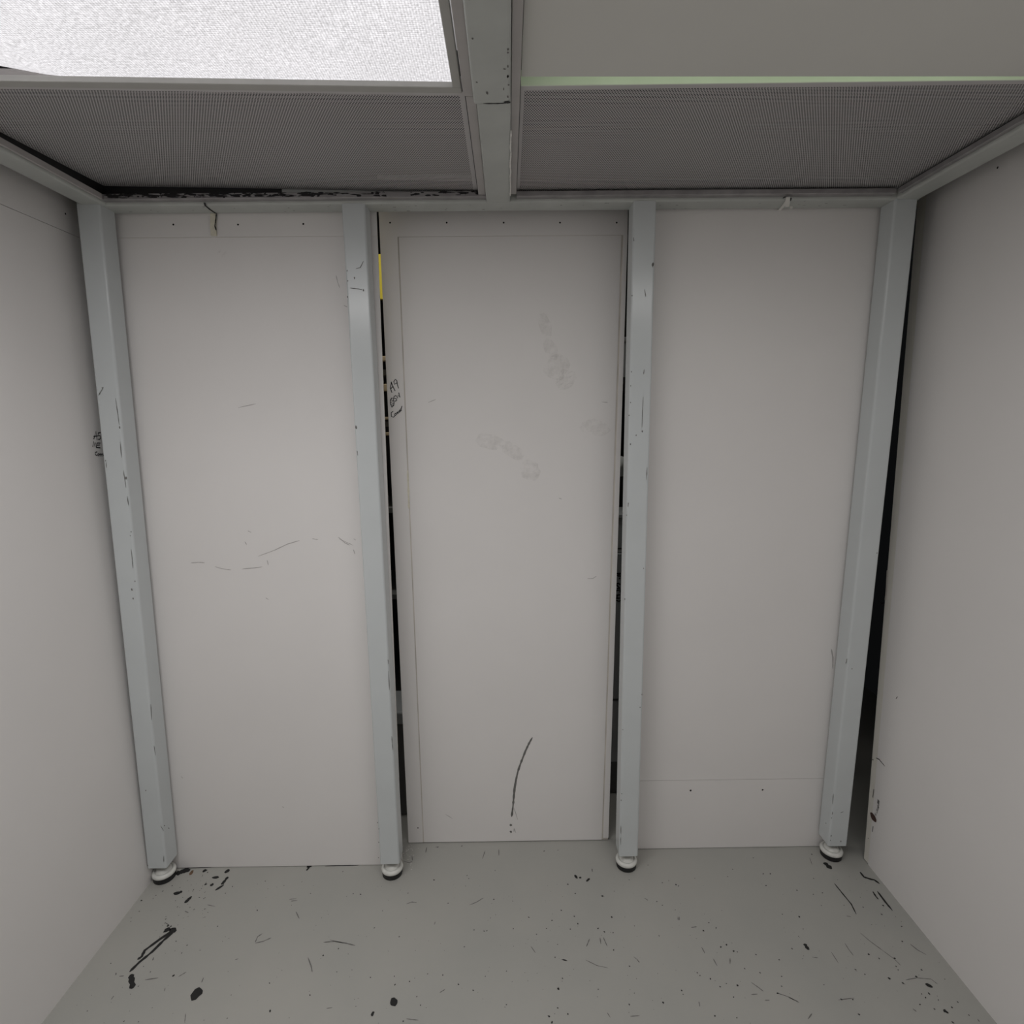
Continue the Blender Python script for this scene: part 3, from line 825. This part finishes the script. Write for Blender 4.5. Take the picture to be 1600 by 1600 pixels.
DOTS = [
    (A5, [(1208, 890, 7), (1258, 708, 5), (1540, 785, 5), (1285, 1345, 6), (1537, 1420, 5), (1288, 1520, 9), (735, 1157, 5), (770, 1108, 5), (700, 1083, 5), (850, 1140, 4), (685, 1298, 9), (485, 828, 8), (420, 938, 4), (293, 1222, 4), (497, 1240, 4), (540, 1275, 5), (465, 1365, 5), (1045, 1420, 4), (960, 990, 5), (880, 933, 4), (1375, 735, 4), (1487, 712, 4), (145, 1520, 4), (375, 1583, 5), (465, 1587, 5), (470, 897, 5), (575, 797, 5), (1020, 1565, 4), (725, 747, 4), (810, 760, 5), (650, 985, 10), (668, 990, 8)]),
    (A6, [(495, 1055, 6), (340, 1000, 5), (253, 790, 6), (208, 787, 5), (550, 782, 5), (1087, 822, 7), (800, 845, 5), (735, 495, 6), (887, 488, 7), (1400, 520, 6), (1487, 514, 5), (920, 672, 5), (930, 692, 5), (1548, 727, 7), (1597, 675, 10), (1597, 785, 5), (1305, 933, 6), (1208, 1005, 6), (1507, 890, 5), (1025, 1020, 6), (1043, 1018, 6), (963, 1013, 5), (902, 1118, 6), (673, 1288, 5), (767, 1295, 5), (957, 1390, 6), (865, 1353, 6), (1515, 1315, 5), (1430, 1552, 8), (1450, 1590, 8), (628, 1483, 5), (605, 1430, 5), (465, 1302, 5), (468, 1355, 6), (560, 1335, 6), (1165, 1270, 4), (1165, 1480, 5), (20, 1172, 8), (115, 1130, 7), (520, 1583, 6), (1485, 1103, 4), (1353, 1040, 5), (1415, 1003, 5), (1450, 953, 6), (1565, 1008, 5), (1550, 1540, 5), (1470, 1183, 5), (1065, 938, 4), (1033, 1303, 4), (713, 700, 7), (1095, 642, 4), (1205, 833, 4), (910, 738, 4), (105, 1275, 5), (200, 1262, 4), (315, 1310, 5), (390, 893, 4), (143, 648, 5)]),
    (A7, [(150, 727, 6), (365, 800, 8), (825, 730, 8), (840, 738, 6), (740, 858, 5), (705, 835, 5), (423, 932, 9), (212, 975, 8), (190, 927, 6), (338, 1003, 8), (377, 1025, 6), (432, 1030, 5), (435, 1138, 6), (997, 1018, 8), (1030, 967, 5), (1140, 1105, 8), (1185, 1145, 8), (1208, 1150, 5), (720, 1050, 5), (1308, 562, 6), (1370, 662, 7), (1415, 662, 7), (1388, 735, 6), (1178, 633, 5), (90, 1380, 9), (115, 1315, 5), (745, 1467, 9), (860, 1390, 7), (958, 1280, 5), (975, 1298, 5), (1040, 1318, 6), (1460, 1408, 8), (1210, 1360, 8), (535, 1240, 6), (1595, 930, 6), (195, 785, 6), (108, 890, 6), (740, 717, 5), (780, 705, 4), (650, 607, 5), (533, 700, 5), (440, 770, 4), (820, 888, 4), (565, 988, 4), (1075, 1000, 6), (1105, 1120, 7), (1325, 1167, 6), (1255, 1255, 5), (1350, 1280, 5), (1485, 1303, 5), (1490, 915, 5), (1582, 765, 5), (1148, 680, 5), (943, 690, 4), (340, 1383, 5), (533, 1478, 6), (565, 1408, 4), (1205, 1562, 6), (1068, 1550, 6), (148, 1537, 5), (85, 1500, 6), (68, 1183, 5), (1140, 1347, 5), (1100, 1367, 6), (1185, 1432, 5), (870, 1415, 4)]),
    (A8, [(720, 860, 8), (595, 870, 6), (710, 915, 6), (273, 540, 7), (340, 780, 6), (283, 790, 5), (285, 690, 5), (150, 1130, 6), (195, 930, 8), (695, 1192, 7), (792, 1190, 7), (960, 1262, 7), (548, 1262, 6), (757, 1315, 9), (843, 1345, 8), (927, 1305, 9), (1005, 1410, 8), (985, 1435, 6), (567, 1540, 7), (460, 1448, 7), (1155, 1590, 7), (840, 1085, 7), (605, 1290, 5), (813, 1262, 5), (950, 1478, 6), (1040, 1507, 6), (1065, 1450, 5), (1150, 1497, 6), (1185, 1463, 6), (1105, 1320, 4), (960, 1412, 5), (530, 1447, 5), (350, 1355, 4), (85, 1303, 4), (85, 1365, 5), (220, 1007, 5), (190, 1053, 4), (90, 915, 5), (180, 765, 5), (333, 860, 4), (475, 858, 4), (835, 990, 6), (630, 1165, 7), (800, 1240, 6), (70, 1200, 5), (1255, 1545, 5)]),
]
bm = bmesh.new()
for o, ds in DOTS:
    for x, y, r in ds:
        blob(bm, fl((x, y), o), r * 0.00044, r * 0.00034, UP, ang=random.uniform(0, 3), lift=0.0004, seg=7, rough=0.35)
for k in range(420):
    blob(bm, Vector((random.uniform(-1.35, 1.37), random.uniform(0.9, 1.88), 0)), random.uniform(0.0006, 0.0016), random.uniform(0.0005, 0.0012), UP, ang=random.uniform(0, 3), lift=0.0004, seg=5, rough=0.4)
for k in range(45):   # denser grit by the left foot
    blob(bm, Vector((-1.20 + random.gauss(0, 0.07), 1.80 + random.gauss(0, 0.06), 0)), random.uniform(0.0008, 0.003), random.uniform(0.0006, 0.002), UP, ang=random.uniform(0, 3), lift=0.0004, seg=6, rough=0.4)
tag(obj('specks', bm, 'scuff_black', floor), 'black specks and chips scattered over the floor', kind='stuff')
bm = bmesh.new()
for k in range(60):   # pale dust behind the second post
    blob(bm, Vector((-0.43 + random.gauss(0, 0.02), 1.99 + random.gauss(0, 0.05), 0)), random.uniform(0.0008, 0.002), random.uniform(0.0006, 0.0016), UP, lift=0.0004, seg=5)
tag(obj('dust', bm, 'caulk_white', floor), 'pale dust in the gap behind the post', kind='stuff')

# ------------------------------------------------------------------ store room glimpsed through the gaps
sh = thing('storage_rack', 'dark storage rack glimpsed through the gap left of the middle panel', 'rack', (-0.62, 2.6, 0))
for x in (-0.98, -0.30):
    for y in (2.46, 2.84):
        block('upright', x - 0.015, x + 0.015, y - 0.015, y + 0.015, 0.0, 2.45, 'store_dark', sh)
for z in (0.42, 0.93, 1.33, 1.71, 1.93):
    block('shelf', -0.965, -0.315, 2.44, 2.86, z, z + 0.022, 'store_grey', sh)
yb = block('yellow_board', -1.0, -0.28, 2.42, 2.4448, 2.235, 2.41, 'yellow')
tag(yb, 'bright yellow board seen through the gap high beside the middle panel', 'board')
slats = []
for i, (z, hgt) in enumerate(((1.985, 0.02), (1.86, 0.03), (1.74, 0.012), (1.672, 0.014))):
    bm = bmesh.new()
    hexa(bm, boxv(-1.0, -0.28, 2.42, 2.4448, z, z + hgt), 0.002, None, 1)
    o = obj('wooden_slat', bm, 'cream_wood')
    tag(o, 'pale wooden slat on edge in the gap, %s from the top' % ('first', 'second', 'third', 'lowest')[i], 'slat', 'wooden slats behind the gap')
bx = thing('storage_bin', 'grey storage bin on the floor behind the gap left of the middle panel', 'bin', (-0.55, 2.3, 0))
block('bin_body', -0.72, -0.42, 2.22, 2.40, 0.0, 0.44, 'store_grey', bx, 0.01)
block('lid', -0.73, -0.41, 2.21, 2.41, 0.442, 0.50, 'cabinet_grey', bx, 0.008)
cb = thing('cabinet', 'light grey cabinet with scrawled marker seen through the gap right of the middle panel', 'cabinet', (0.62, 2.5, 0))
block('cabinet_body', 0.40, 0.86, 2.352, 2.66, 0.0, 1.16, 'store_grey', cb)
block('drawer', 0.405, 0.855, 2.335, 2.3515, 0.483, 1.155, 'cabinet_grey', cb)
block('drawer', 0.405, 0.855, 2.335, 2.3515, 0.17, 0.470, 'cabinet_grey', cb)
CP = ((0, 2.335, 0), (0, -1, 0))
strokes('marker_scrawl', cr([[(500, 1170), (560, 1165)], [(525, 1175), (530, 1210), (515, 1190)], [(545, 1170), (550, 1215)], [(535, 1230), (552, 1235)], [(505, 1300), (530, 1290), (552, 1310)], [(505, 1310), (540, 1345), (510, 1360), (552, 1350)], [(500, 1385), (552, 1372), (548, 1405)],
                             [(498, 1440), (552, 1435)], [(500, 1480), (552, 1475)], [(512, 1440), (510, 1480)], [(500, 1500), (540, 1520), (552, 1500)]], 900, 750, 8), CP, 0.006, 'ink_black', cb, 'black marker scrawl')
for i, (z0, z1, mt_, lab) in enumerate(((1.905, 2.07, 'cabinet_grey', 'pale grey box high in the gap right of the middle panel'), (1.165, 1.32, 'cabinet_grey', 'grey box standing on the cabinet behind the right gap'))):
    b = thing('storage_box', lab, 'box', (0.55, 2.5, z0))
    block('box_body', 0.42, 0.72, 2.40, 2.6, z0, z1 - 0.02, mt_, b, 0.004)
    block('lid', 0.415, 0.725, 2.395, 2.605, z1 - 0.019, z1, mt_, b, 0.004)
bk = thing('wall_shelf', 'dark shelf carrying the pale box behind the right gap', 'shelf', (0.6, 2.6, 1.87))
block('shelf_board', 0.38, 0.9, 2.36, 3.398, 1.875, 1.904, 'store_dark', bk)
block('shelf_bracket', 0.60, 0.63, 3.1, 3.398, 1.60, 1.874, 'store_dark', bk)
bm = bmesh.new()
seg = 20
ring = []
for i in range(seg):
    t = 2 * math.pi * i / seg
    ring.append((0.475 + 0.042 * math.cos(t), 1.535 + 0.042 * math.sin(t)))
va = [bm.verts.new((x, 2.33, z)) for x, z in ring]
vb = [bm.verts.new((x, 3.3995, z)) for x, z in ring]
for i in range(seg):
    j = (i + 1) % seg
    bm.faces.new((va[i], va[j], vb[j], vb[i]))
bm.faces.new(va)
bm.faces.new(vb)
pp = obj('pipe', bm, 'pipe_white', smooth=True)
tag(pp, 'end of a white pipe glimpsed through the gap right of the middle panel', 'pipe')
